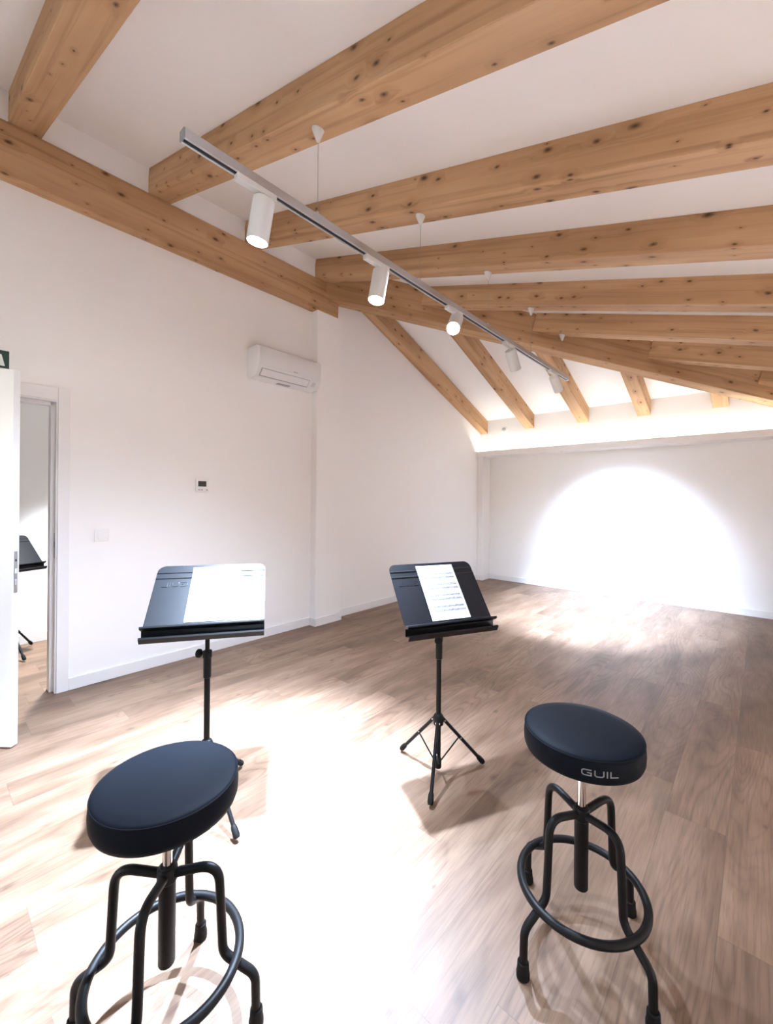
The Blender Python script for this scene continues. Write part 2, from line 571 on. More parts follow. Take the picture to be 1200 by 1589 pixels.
# lining and stop
box(bm, (-.122, DY1 - .019, 0), (.003, DY1 + .002, DZ + .002), .0012)
box(bm, (-.122, DY0 - .002, 0), (.003, DY0 + .019, DZ + .002), .0012)
box(bm, (-.122, DY0 + .018, DZ - .019), (.003, DY1 - .018, DZ + .002), .0012)
box(bm, (-.122, DY1 - .040, 0), (-.048, DY1 - .018, DZ - .018), .0012)
box(bm, (-.122, DY0 + .018, 0), (-.048, DY0 + .040, DZ - .018), .0012)
box(bm, (-.122, DY0 + .030, DZ - .040), (-.048, DY1 - .030, DZ - .018), .0012)
df = struct(obj('door_1', bm, M_TRIM), 'white lacquered door frame in the long wall')
bm = bmesh.new()
box(bm, (-.042, DY1 - .0205, .93), (-.012, DY1 - .0185, 1.10), .0006)
box(bm, (-.034, DY1 - .0212, 1.0), (-.020, DY1 - .0182, 1.04), .0004, mi=1)
obj('strike_plate', bm, [M_STEEL, M_SLOT], df)
# open leaf
LA = math.atan2(.643, .766)
LH = Vector((.0, -.195, 0))
LLEN = .815
le = empty('door_leaf', (LH.x, LH.y, 0), LA)
struct(le, 'white door leaf standing open into the room')
bm = bmesh.new()
box(bm, (.01, 0, .009), (LLEN, .04, 2.03), .002)
obj('leaf_panel', bm, M_DOOR, le)
bm = bmesh.new()
box(bm, (LLEN - .001, .009, .83), (LLEN + .0012, .031, 1.055), .006 * .15)
obj('lock_plate', bm, M_STEEL, le)
bm = bmesh.new()
box(bm, (LLEN + .0008, .014, .935), (LLEN + .002, .026, .962), .0003)
box(bm, (LLEN + .0008, .015, .87), (LLEN + .002, .025, .905), .0003)
obj('latch_bolt', bm, M_CHROME, le)
bm = bmesh.new()
box(bm, (LLEN + .0008, .0155, 1.0), (LLEN + .0018, .0245, 1.012), .0003)
obj('latch_keep', bm, M_SLOT, le)
for sgn, yb in ((-1, 0.0), (1, .04)):
    bm = bmesh.new()
    mm = Matrix.Translation((LLEN - .125, yb, 1.03)) @ Matrix.Rotation(rad(90 if sgn < 0 else -90), 4, 'X')
    lathe(bm, [(.026, 0), (.026, .006), (.011, .008), (.011, .045)], 24, mm)
    tube(bm, fillet([(LLEN - .125, yb + sgn * .042, 1.03), (LLEN - .135, yb + sgn * .05, 1.03), (LLEN - .25, yb + sgn * .05, 1.03)], .01), .0095, 12)
    obj('door_handle', bm, M_STEEL, le, True)

# baseboards -----------------------------------------------------------
bm = bmesh.new()
BH, BTK = .085, .014
box(bm, (0, DY1 + .058, 0), (BTK, 2.795, BH), .003)
box(bm, (.094, 2.785, 0), (.094 + BTK, 3.153, BH), .003)
box(bm, (0, 2.795 - BTK, 0), (.094 + BTK, 2.795, BH), .003)
box(bm, (0, 3.143, 0), (.094 + BTK, 3.143 + BTK, BH), .003)
box(bm, (0, 3.15, 0), (BTK, 6.335, BH), .003)
box(bm, (0, YF, 0), (BTK, DY0 - .058, BH), .003)
box(bm, (0, 6.335 - BTK, 0), (.098 + BTK, 6.335, BH), .003)
box(bm, (.098, 6.33, 0), (.098 + BTK, YA, BH), .003)
struct(obj('baseboard_left', bm, M_TRIM))
bm = bmesh.new()
box(bm, (.11, YA - BTK, 0), (XR, YA, BH), .003)
struct(obj('baseboard_back', bm, M_TRIM))
bm = bmesh.new()
box(bm, (XR - BTK, YF, 0), (XR, YA - .02, BH), .003)
struct(obj('baseboard_right', bm, M_TRIM))

# the room behind the doorway ---------------------------------------------
HX = -1.42
bm = bmesh.new()
box(bm, (HX - .1, -1.7, 0), (HX, 2.4, 2.6))
struct(obj('wall_hall_far', bm, M_WALL))
bm = bmesh.new()
box(bm, (HX - .1, -1.8, 0), (-.12, -1.7, 2.6)); 
struct(obj('wall_hall_front', bm, M_WALL))
bm = bmesh.new()
box(bm, (HX - .1, 2.4, 0), (-.12, 2.5, 2.6))
struct(obj('wall_hall_back', bm, M_WALL))
bm = bmesh.new()
box(bm, (HX - .1, -1.8, 2.6), (-.12, 2.5, 2.7))
struct(obj('ceiling_hall', bm, M_CEIL))
bm = bmesh.new()
box(bm, (HX, -1.7, 0), (HX + BTK, 2.4, BH), .003)
struct(obj('baseboard_hall', bm, M_TRIM))
bm = bmesh.new()
lathe(bm, [(.10, 0), (.10, .03), (.085, .032)], 32, Matrix.Translation((-.75, .9, 2.568)))  # lamp out of view, added to light this room
hl = tag(obj('added_ceiling_light', bm, M_LAMP, None, True), 'unseen round white ceiling light added to light the room behind the doorway', 'ceiling light')
bm = bmesh.new()
lathe(bm, [(.08, 0), (.08, .004)], 32, Matrix.Translation((-.75, .9, 2.564)))
obj('diffuser', bm, M_HALLDISC, hl)

# ------------------------------------------------------------------ timber
def beam_obj(name, P0, P1, width_dir, w, depth, label, cat, group, vert=True):
    """P0,P1: bottom edge line on one side; width_dir: horizontal unit dir; depth vertical"""
    P0, P1 = Vector(P0), Vector(P1)
    L = (P1 - P0).length
    ax = (P1 - P0).normalized()
    wd = Vector(width_dir).normalized()
    zz = ax.cross(wd)
    if zz.z < 0:
        zz = -zz
    dperp = depth * zz.z
    m4 = Matrix((ax, wd, zz)).transposed().to_4x4()
    m4.translation = P0
    bm = bmesh.new()
    box(bm, (0, 0, 0), (L, w, dperp), .0035, segs=1)
    o = obj(name, bm, M_BEAM)
    o.matrix_world = m4
    return tag(o, label, cat, group)

# long wall beam
beam_obj('wall_beam', (BX, YF, BB), (BX, 3.09, BB), (-1, 0, 0), .09, BT - BB,
         'horizontal pine beam lying along the top of the long white wall', 'ceiling beam', None)
# rafters of the main slope
RW, RD = .162, .197
rz = lambda x: BT - T1 * (x - .09)
rl = ['pine rafter above the doorway, first of the row along the wall beam',
      'second pine rafter from the doorway end, carrying the first white cable cone of the track',
      'third pine rafter from the doorway end, just beyond the first spotlight of the track',
      'fourth pine rafter from the doorway end, meeting the wall beam beside the corner column',
      'pine rafter just beyond the corner rafter, ending high up on the hip beam',
      'rafter butting into the middle of the hip beam, holding the last track cable',
      'rafter butting into the hip beam low down, one beyond the last track cable',
      'rafter stub seen at the low end of the hip beam, by the picture edge']
for i, Y in enumerate((.354, 1.160, 1.968, 2.775, 3.600, 4.41, 5.25, 6.06)):
    x0 = .03 if i < 4 else hipx(Y)
    if i == 4:
        x0 = hipx(Y) - .0
    x1 = XR + .03
    beam_obj('rafter', (x0, Y, rz(x0)), (x1, Y, rz(x1)), (0, 1, 0), RW, RD, rl[i], 'ceiling beam', 'rafters of the main roof slope')
# one more behind the camera
beam_obj('rafter', (.03, -.452, rz(.03)), (XR + .03, -.452, rz(XR + .03)), (0, 1, 0), RW, RD,
         'pine rafter overhead beside the added roof window, outside the photo', 'ceiling beam', 'rafters of the main roof slope')
# hip beam
hn = Vector((-.907, 1, 0)).normalized()
hz = lambda x: 3.558 - .298 * x
HW = .175
beam_obj('hip_beam', (-.10, hipy(-.10), hz(-.10)), (4.12, hipy(4.12), hz(4.12)), hn, HW, .66,
         'long diagonal pine hip beam running down from the corner column', 'ceiling beam', None)
# jack rafters of the hip slope
jl = ['short rafter of the hip slope lying against the long white wall', 'short rafter of the hip slope right of the white wall sensor',
      'short rafter of the hip slope behind the last spotlight of the track', 'stubby rafter of the hip slope just beyond the end of the track',
      'tiny rafter end peeping out below the hip beam']
for i, (xa, xb) in enumerate(((.004, .137), (.791, .940), (1.592, 1.742), (2.357, 2.506), (3.150, 3.306))):
    zb, t = (2.478, .388) if i == 0 else (2.492, T2)
    ya, yb = YW + .03, hipy((xa + xb) / 2) + .14
    f = lambda y: zb + t * (YW - y)
    beam_obj('jack_rafter', (xa, ya, f(ya)), (xa, yb, f(yb)), (1, 0, 0), xb - xa, .212, jl[i], 'ceiling beam', 'short rafters of the hip slope')

# ------------------------------------------------------------------ led strip, sensor
LED_TILT = 48
bm = bmesh.new()
box(bm, (.01, 6.312, 2.1355), (XR - .02, 6.330, 2.1405))
tag(obj('led_strip', bm, M_LED), 'lit led strip lying in the ledge along the back wall', 'light strip')
l = bpy.data.lights.new('led_glow', 'AREA'); l.shape = 'RECTANGLE'; l.size = XR - .05; l.size_y = .014
l.energy = 3.0; l.color = (.94, .96, .95)
o = bpy.data.objects.new('led_glow', l); link(o)
o.location = (XR / 2, 6.321, 2.143); o.rotation_euler = (rad(180 + LED_TILT), 0, 0)

sn = empty('wall_sensor', (.442, YW, 2.512))
tag(sn, 'small round white sensor on the upper back wall between two short rafters', 'sensor')
mm = Matrix.Rotation(rad(90), 4, 'X')
bm = bmesh.new()
lathe(bm, [(.052, 0), (.052, .012), (.047, .02), (.036, .024), (.036, .018), (0, .018)], 32, mm)
obj('sensor_ring', bm, M_WHITE, sn, True)
bm = bmesh.new()
lathe(bm, [(.035, .018), (.03, .03), (.018, .038), (0, .041)], 32, mm)
obj('sensor_dome', bm, plain('grey_dome', (.45, .45, .44), .3), sn, True)

# ------------------------------------------------------------------ exit sign, switch, thermostat
ex = empty('exit_sign', (0, .22, 2.222))
tag(ex, 'dark green emergency exit sign with white pictogram above the doorway', 'sign')
bm = bmesh.new(); box(bm, (0, -.155, -.056), (.004, .155, .056), .001)
obj('sign_panel', bm, M_GREEN, ex)
bm = bmesh.new()
prism(bm, [(.075, -.042), (.135, -.042), (.118, .030), (.075, .030)], 'x', .004, .0045)          # white doorway shape
obj('doorway_symbol', bm, M_SIGNW, ex)
bm = bmesh.new()
prism(bm, [(-.13, 0), (-.09, .032), (-.09, .012), (-.03, .012), (-.03, -.012), (-.09, -.012), (-.09, -.032)], 'x', .004, .0045)
obj('arrow_symbol', bm, M_SIGNW, ex)
bm = bmesh.new()
for pl in ([(.02, .018), (.0, .0), (-.012, -.03)], [(.02, .018), (.035, -.008), (.025, -.04)], [(.02, .018), (.042, .008)], [(.018, .014), (-.005, .016)]):
    ribbon(bm, pl, .009, .0005, lambda a, b, d: (.004 + d, a, b))
lathe(bm, [(.008, 0), (.008, .0005)], 16, Matrix.Translation((.004, .03, .034)) @ Matrix.Rotation(rad(90), 4, 'Y'))
obj('running_figure', bm, M_SIGNW, ex)

sw = empty('light_switch', (0, .888, 1.07))
tag(sw, 'white single rocker light switch on the long wall beside the doorway', 'light switch')
bm = bmesh.new(); box(bm, (0, -.046, -.043), (.008, .046, .043), .004)
obj('switch_plate', bm, M_WHITE, sw, True)
bm = bmesh.new()
box(bm, (.006, -.024, -.026), (.0105, .030, .026), .0015, Matrix.Rotation(rad(-3), 4, 'Y'))
obj('rocker', bm, M_WHITE, sw, True)

th = empty('thermostat', (0, 1.619, 1.458))
tag(th, 'small white wall thermostat with a dark screen above the switch height', 'thermostat')
bm = bmesh.new(); box(bm, (0, -.055, -.058), (.022, .055, .058), .006)
obj('casing', bm, M_WHITE, th, True)
bm = bmesh.new(); box(bm, (.0215, -.037, -.010), (.0232, .033, .036), .001)
obj('screen', bm, M_SCREEN, th)
for k in range(4):
    bm = bmesh.new()
    y = -.036 + k * .022
    box(bm, (.0215, y, -.043), (.0245, y + .016, -.035), .0012)
    obj('button', bm, M_GREYPL if k != 2 else M_WHITE, th)

# ------------------------------------------------------------------ air conditioner
M_ACW = plain('air_conditioner_white', (.72, .715, .72), .4)
ac = empty('air_conditioner', (0, 2.04, 2.475))
tag(ac, 'white split air conditioner mounted high on the long wall next to the column', 'air conditioner')
prof = [(0, .282), (.165, .282), (.185, .278), (.198, .266), (.200, .25), (.200, .095), (.192, .075), (.14, .012), (.12, 0.0), (0, 0.0)]
bm = bmesh.new(); prism(bm, prof, 'y', 0, .722)
bmesh.ops.bevel(bm, geom=[e for e in bm.edges if abs(e.verts[0].co.y - e.verts[1].co.y) < 1e-6 and (e.verts[0].co.x + e.verts[1].co.x) > .1], offset=.006, segments=2, affect='EDGES', profile=.5)
obj('body', bm, M_ACW, ac, True, 30)
bm = bmesh.new(); box(bm, (.198, .010, .098), (.206, .712, .268), .004)
obj('front_panel', bm, M_ACW, ac, True)
# louver on the slanted lower front
def slant(u, y, d):   # u 0 top..1 bottom on the line (.192,.075)->(.14,.012)
    a = V(.192, 0, .075); b_ = V(.14, 0, .012)
    n = V(b_.z - a.z, 0, -(b_.x - a.x)).normalized()
    n = V(.063, 0, -.052).normalized()
    p = a.lerp(b_, u) + n * d
    return (p.x, y, p.z)
bm = bmesh.new()
def slant_box(bm, u0, u1, y0, y1, d0, d1):
    vs = [bm.verts.new(slant(u, y, d)) for d in (d0, d1) for (u, y) in ((u0, y0), (u1, y0), (u1, y1), (u0, y1))]
    for q in ((0, 1, 2, 3), (4, 5, 6, 7), (0, 1, 5, 4), (1, 2, 6, 5), (2, 3, 7, 6), (3, 0, 4, 7)):
        bm.faces.new([vs[i] for i in q])
slant_box(bm, .02, 1.02, .04, .585, .0005, .0025)
obj('outlet_slot', bm, M_GREYPL, ac)
bm = bmesh.new()
slant_box(bm, .06, .90, .048, .577, .001, .008)
obj('louver', bm, M_ACW, ac)
bm = bmesh.new()
slant_box(bm, .2, .75, .63, .665, .0005, .003)
obj('receiver_window', bm, plain('pale_grey', (.55, .56, .57), .3), ac)
bm = bmesh.new(); box(bm, (.2055, .375, .103), (.2068, .425, .111), .0004)
obj('badge', bm, plain('badge_grey', (.38, .39, .41), .4), ac)
bm = bmesh.new(); box(bm, (.05, .28, -.006), (.09, .42, .001), .001)
obj('underside_tab', bm, M_GREYPL, ac)

# ------------------------------------------------------------------ track, cables and spotlights
TX, TZ = 2.03, 2.648      # underside of the rail
TY0, TY1 = .630, 4.66
tr = empty('lighting_track', (TX, TY0, TZ))
tag(tr, 'long silver lighting track hung on cables below the rafters', 'lighting track')
bm = bmesh.new()
w, h = .0185, .036
prof = [(-w, 0), (-.009, 0), (-.009, .014), (.009, .014), (.009, 0), (w, 0), (w, h), (-w, h)]
prism(bm, prof, 'y', 0, TY1 - TY0)
obj('rail', bm, M_ALU, tr)
bm = bmesh.new(); box(bm, (-.0088, .004, .004), (.0088, TY1 - TY0 - .004, .0138))
obj('conductor_slot', bm, M_SLOT, tr)
for y0 in (-.006, TY1 - TY0):
    bm = bmesh.new(); box(bm, (-w, y0, -.001), (w, y0 + .006, h), .001)
    obj('end_cap', bm, M_GREYPL if y0 < 0 else M_WHITE, tr)

def cable(y, ytop, label):
    zt = rz(TX)
    e = empty('suspension_cable', (TX, y, TZ + h))
    tag(e, label, 'cable', 'cables holding the lighting track')
    H = zt - TZ - h
    bm = bmesh.new()
    lathe(bm, [(.005, -.062), (.007, -.060), (.028, -.006), (.030, 0), (.030, .008)], 28, Matrix.Translation((0, 0, H)))
    obj('canopy', bm, M_LAMP, e, True)
    bm = bmesh.new(); tube(bm, [(0, 0, .012), (0, 0, H - .058)], .0013, 8)
    obj('wire', bm, M_GREYPL, e, True)
    bm = bmesh.new(); box(bm, (-.019, -.028, -.004), (.019, .028, .004), .002); lathe(bm, [(.006, 0), (.006, .022), (.003, .026)], 14)
    obj('clip', bm, M_ALU, e)
for y, lab in ((1.247, 'white cable with cone under the second rafter, hanging to the track beside the first spotlight'),
               (2.045, 'white cable with cone under the third rafter, hanging to the track past the second spotlight'),
               (2.90, 'white cable with cone under the fourth rafter, reaching the track at the glaring spotlight'),
               (3.70, 'white cable with cone under the fifth rafter, reaching the track between the two dark spotlights'),
               (4.50, 'white cable with cone under the rafter at the hip beam, at the far track end')):
    cable(y, y, lab)

SPOTS = []
def spotlight(y, aim, label, lens_mat):
    e = empty('spotlight', (TX, y, TZ))
    tag(e, label, 'spotlight', 'spotlights on the lighting track')
    bm = bmesh.new(); box(bm, (-.0165, -.095, -.024), (.0165, .085, .002), .003)
    obj('track_adapter', bm, M_LAMP, e)
    piv = V(0, .03, -.05)
    bm = bmesh.new()
    tube(bm, [(0, .03, -.02), (0, .03, -.052)], .010, 12)
    box(bm, (-.020, .022, -.066), (.020, .038, -.04), .003)
    obj('yoke', bm, M_LAMP, e)
    d = (Vector(aim) - (V(TX, y, TZ) + piv)).normalized()
    q = V(0, 0, -1).rotation_difference(d).to_matrix().to_4x4()
    m = Matrix.Translation(piv) @ q
    R, LN = .0455, .165
    bm = bmesh.new()
    lathe(bm, [(0, .012), (R - .006, .012), (R, .006), (R, -LN), (R - .004, -LN - .001), (R - .005, -LN + .022), (0, -LN + .022)], 40, m, cap=False)
    obj('housing', bm, M_LAMP, e, True, 35)
    bm = bmesh.new()
    lathe(bm, [(0, -LN + .016), (R - .008, -LN + .016), (R - .0065, -LN + .002), (R - .012, -LN - .002), (0, -LN - .006)], 36, m, cap=False)
    obj('lens', bm, lens_mat, e, True)
    SPOTS.append((V(TX, y, TZ) + piv + d * (LN + .012), d))
    return e
spotlight(.93, (1.64, .74, 0), 'white cylinder spotlight with glowing lens nearest the start of the track', M_LENS)
spotlight(1.66, (1.98, 1.16, 0), 'white cylinder spotlight with glowing lens, second along the track', M_LENS)
spotlight(2.43, (2.95, .15, .25), 'spotlight turned straight at the viewer, a round glare of light', M_LENS)
spotlight(3.26, (2.06, 5.25, 0.0), 'dull grey backed spotlight aimed away, fourth along the track', M_LENSOFF)
spotlight(4.24, (2.16, 6.59, .48), 'dull grey backed spotlight aimed away at the far end of the track', M_LENSOFF)

# unseen second track, added so its bounce off the floor brightens the room
T2X = 4.95
added_track = copy_tree(tr)
added_track.location = (T2X, -1.2, 2.165)
added_track['label'] = 'added second silver lighting track under the low side of the roof, outside the picture'
def added_spot(y, aim, label):
    global TX, TZ
    a, b = TX, TZ
    TX, TZ = T2X, 2.165
    spotlight(y, aim, label, M_LENS)
    TX, TZ = a, b
added_spot(-.7, (4.7, -1.0, 0), 'white cylinder spotlight on the added second track, shining on the floor behind the viewer')
added_spot(.9, (4.95, .9, 0), 'white cylinder spotlight on the added second track, shining down beside the viewer')
added_spot(2.5, (5.0, 2.7, 0), 'white cylinder spotlight on the added second track, shining down near the side wall')

# ------------------------------------------------------------------ bar stools
def make_stool():
    e = empty('bar_stool')
    bm = bmesh.new()
    prof = [(0, .588), (.150, .588), (.163, .592), (.1675, .604), (.1685, .625), (.1665, .646), (.1655, .652), (.1635, .6555), (.158, .659), (.13, .6625), (.08, .666), (0, .668)]
    lathe(bm, prof, 96, cap=False)
    seat = obj('seat', bm, M_LEATH, e, True, 60)
    bm = bmesh.new()
    n = 96
    tube(bm, [(.1655 * math.cos(2 * math.pi * i / n), .1655 * math.sin(2 * math.pi * i / n), .6535) for i in range(n)], .0016, 8, True)
    obj('piping', bm, M_LEATH, seat, True)
    bm = bmesh.new()
    lathe(bm, [(0, .574), (.07, .574), (.075, .580), (.148, .583), (.148, .589), (0, .589)], 48, cap=False)
    obj('seat_plate', bm, M_BLACK, e, True)
    bm = bmesh.new(); lathe(bm, [(.0115, .36), (.0115, .578)], 24)
    obj('lift_rod', bm, M_CHROME, e, True)
    bm = bmesh.new(); lathe(bm, [(.0, .172), (.0185, .172), (.020, .175), (.020, .416), (.0165, .420), (.012, .420)], 32, cap=False)
    obj('post', bm, M_BLACK, e, True)
    bm = bmesh.new(); lathe(bm, [(.0205, .380), (.024, .384), (.024, .412), (.021, .417)], 32)
    obj('collar', bm, M_BLACK, e, True)
    bm = bmesh.new()
    tube(bm, [(.175 * math.cos(2 * math.pi * i / n), .175 * math.sin(2 * math.pi * i / n), .178) for i in range(n)], .0118, 14, True)
    obj('foot_ring', bm, M_BLACK, e, True)
    for kx in range(4):
        a = kx * math.pi / 2
        ca, sa = math.cos(a), math.sin(a)
        P = fillet([(.012, 0, .399), (.128, 0, .419), (.140, 0, .190), (.222, 0, .132), (.225, 0, .012)], .045, 9)
        bm = bmesh.new(); tube(bm, [(p.x * ca, p.x * sa, p.z) for p in P], .0113, 14)
        leg = obj('leg', bm, M_BLACK, e, True)
        bm = bmesh.new()
        lathe(bm, [(0, 0), (.016, 0), (.0185, .004), (.0185, .016), (.0165, .024), (.0155, .044), (.0125, .047)], 24, Matrix.Translation((.225 * ca, .225 * sa, 0)), cap=False)
        obj('foot_cap', bm, M_RUB, leg, True)
    return e
SA = (3.198, 1.353); SB = (2.486, .423)
st1 = make_stool()
st2 = copy_tree(st1)
st1.location = (*SA, 0); st1.rotation_euler = (0, 0, rad(66))
st2.location = (*SB, 0); st2.rotation_euler = (0, 0, rad(45))
for ch in st2.children:
    if ch.name.startswith(('seat', 'lift_rod')):
        ch.location.z -= .016                      # screwed a little lower
tag(st1, 'black padded bar stool with a silver printed word on its seat side', 'stool', 'bar stools')
tag(st2, 'black padded bar stool on the brightest floor, hiding the feet of a music stand', 'stool', 'bar stools')
# printed word on the side of the first seat
seat1 = [ch for ch in st1.children if ch.name.startswith('seat') and not ch.name.startswith('seat_plate')][0]
az = math.atan2(-SA[1] - .0, CX - SA[0]) - rad(66) + rad(15.5)
LH_ = .0170; WID = .094
def on_seat(x, y, d):
    a = az + (x / LETTER_W - .5) * WID / .1685
    r = .1684 + d
    return (r * math.cos(a), r * math.sin(a), .6155 + y * LH_)
bm = bmesh.new()
letters(bm, on_seat, th=.0008, bold=.16)
lo = obj('lettering', bm, M_PRINT, seat1)
lo['label'] = 'silver printed word'

# ------------------------------------------------------------------ music stands
PW, PL = .476, .325
def make_stand(name, px, py, az_e1, foot_az, foot_r, tilt, zb, nb, hub_z=.27, knob_az=0.0, lettering=True, eoff=0.0):
    e = empty(name, (px, py, 0))
    # ---- tripod
    bm = bmesh.new(); tube(bm, [(0, 0, .055), (0, 0, .66)], .0125, 18)
    obj('lower_tube', bm, M_BLACK, e, True)
    bm = bmesh.new(); tube(bm, [(0, 0, .60), (0, 0, zb - .01)], .0095, 16)
    obj('upper_tube', bm, M_BLACK, e, True)
    bm = bmesh.new(); lathe(bm, [(.0128, .565), (.0165, .568), (.0165, .652), (.0195, .655), (.0195, .682), (.0105, .686)], 24, cap=True)
    obj('clamp_sleeve', bm, M_BLACK, e, True)
    bm = bmesh.new()
    mk = Matrix.Rotation(knob_az, 4, 'Z') @ Matrix.Translation((.018, 0, .668)) @ Matrix.Rotation(rad(90), 4, 'Y')
    lathe(bm, [(.007, 0), (.007, .010), (.016, .012), (.0185, .016), (.0185, .026), (.015, .030), (0, .030)], 20, mk, cap=False)
    obj('clamp_knob', bm, M_RUB, e, True)
    bm = bmesh.new(); lathe(bm, [(.0135, hub_z - .03), (.024, hub_z - .026), (.026, hub_z - .01), (.026, hub_z + .012), (.020, hub_z + .022), (.0135, hub_z + .026)], 24)
    obj('hub', bm, M_BLACK, e, True)
    bm = bmesh.new(); lathe(bm, [(0, .03), (.0145, .03), (.0165, .035), (.0165, .075), (.0135, .08)], 20, cap=False)
    obj('lower_collar', bm, M_BLACK, e, True)
    for k in range(3):
        a = foot_az + k * 2 * math.pi / 3
        d = V(math.cos(a), math.sin(a), 0)
        t = V(-d.y, d.x, 0)
        top = d * .026 + V(0, 0, hub_z - .004)
        bot = d * foot_r + V(0, 0, .018)
        bm = bmesh.new()
        tube(bm, [top, bot], .0085, 12)
        leg = obj('leg', bm, M_BLACK, e, True)
        ax = (bot - top).normalized()
        bm = bmesh.new()
        tube(bm, [bot - ax * .045, bot - ax * .035, bot - ax * .008, bot + ax * .002], [.0098, .0125, .0138, .0105], 16)
        obj('rubber_foot', bm, M_RUB, leg, True)
        mid = top.lerp(bot, .42)
        for pp in (top + ax * .008, mid):
            bm = bmesh.new()
            mb = Matrix.Translation(pp) @ V(0, 0, 1).rotation_difference(t).to_matrix().to_4x4()
            lathe(bm, [(0, -.0115), (.0035, -.0115), (.0035, .0115), (0, .0115)], 10, mb, cap=False)
            obj('rivet', bm, M_BOLT, leg, True)
        bm = bmesh.new()
        tube(bm, [mid + t * .009, d * .017 + V(0, 0, .058) + t * .006], .0035, 8)
        obj('brace', bm, M_BLACK, e, True)
    # ---- desk
    e1 = V(math.cos(az_e1), math.sin(az_e1), 0)
    n = V(e1.y, -e1.x, 0)
    upv = V(0, 0, 1) * math.cos(tilt) - n * math.sin(tilt)
    nrm = e1.cross(upv) * -1
    if nrm.dot(n) < 0:
        nrm = -nrm
    B0 = n * nb + e1 * eoff + V(0, 0, zb)
    def P(u, v, d):           # u across (m), v up the plate, d off the face
        return B0 + e1 * u + upv * v + nrm * d
    bm = bmesh.new()
    R = .035
    out = [(-PW / 2, 0), (PW / 2, 0)]
    for i in range(9):
        a = i / 8 * math.pi / 2
        out.append((PW / 2 - R + R * math.cos(a), PL - R + R * math.sin(a)))
    for i in range(9):
        a = math.pi / 2 + i / 8 * math.pi / 2
        out.append((-PW / 2 + R + R * math.cos(a), PL - R + R * math.sin(a)))
    A = [bm.verts.new(P(u, v, 0)) for u, v in out]
    Bk = [bm.verts.new(P(u, v, -.002)) for u, v in out]
    bm.faces.new(A); bm.faces.new(Bk[::-1])
    for i in range(len(out)):
        bm.faces.new([A[i], A[(i + 1) % len(out)], Bk[(i + 1) % len(out)], Bk[i]])
    # two pressed ribs across the top
    for v in (PL - .042, PL - .074):
        L_ = PW / 2 - .001
        row0 = []
        for u in (-L_, L_):
            row0.append([bm.verts.new(P(u, v + dv, dd)) for dv, dd in ((-.0046, 0), (-.0020, .0034), (.0020, .0034), (.0046, 0))])
        for k in range(3):
            bm.faces.new([row0[0][k], row0[0][k + 1], row0[1][k + 1], row0[1][k]])
    desk = obj('desk_plate', bm, M_DESK, e)
    if lettering:
        bm = bmesh.new()
        h_ = .026; wd_ = .108
        x0 = -PW / 2 + .030
        letters(bm, lambda x, y, d: P(x0 + wd_ * (1 - x / LETTER_W), PL - .124 + y * h_, d), th=.0016, bold=.15)
        lt = obj('embossed_lettering', bm, M_DESK, desk)
        lt['label'] = 'embossed word, reading backwards from the front'
    # shelves: an upper one and a lower one with a folded lip
    def sweep(nm, prof, half, th_, par):
        bm = bmesh.new()
        # prof: list of (n, z) points of an open sheet
        def at(u, q): return B0 + e1 * u + n * q[0] + V(0, 0, q[1])
        rows = []
        for i, q in enumerate(prof):
            a = Vector(prof[max(i - 1, 0)]); b_ = Vector(prof[min(i + 1, len(prof) - 1)])
            t_ = (b_ - a).normalized(); nn = Vector((-t_.y, t_.x)) * th_
            rows.append([bm.verts.new(at(-half, q)), bm.verts.new(at(half, q)), bm.verts.new(at(half, (q[0] + nn.x, q[1] + nn.y))), bm.verts.new(at(-half, (q[0] + nn.x, q[1] + nn.y)))])
        for r0, r1 in zip(rows[:-1], rows[1:]):
            for k in range(4):
                bm.faces.new([r0[k], r0[(k + 1) % 4], r1[(k + 1) % 4], r1[k]])
        bm.faces.new(rows[0]); bm.faces.new(rows[-1][::-1])
        return obj(nm, bm, M_DESK, par)
    sweep('upper_shelf', [(-.002, 0), (.036, .006), (.043, .012), (.045, .009), (.038, .000), (.016, -.010), (.012, -.014)], PW / 2 + .002, .0018, e)
    sweep('lower_shelf', [(.012, -.008), (.013, -.044), (.044, -.038), (.054, -.029), (.056, -.033), (.046, -.054)], PW / 2 + .002, .0018, e)
    # pivot behind the plate
    bm = bmesh.new()
    pv = B0 - e1 * eoff + upv * (nb / math.sin(tilt)) - nrm * .004
    tube(bm, [V(0, 0, zb - .03), V(0, 0, pv.z - .012)], .0115, 14)
    bb = Matrix((e1, upv, nrm)).transposed().to_4x4(); bb.translation = pv
    box(bm, (-.05, -.03, -.012), (.05, .03, .0015), .003, bb)
    obj('desk_bracket', bm, M_BLACK, e)
    return e, P, (e1, upv, nrm)

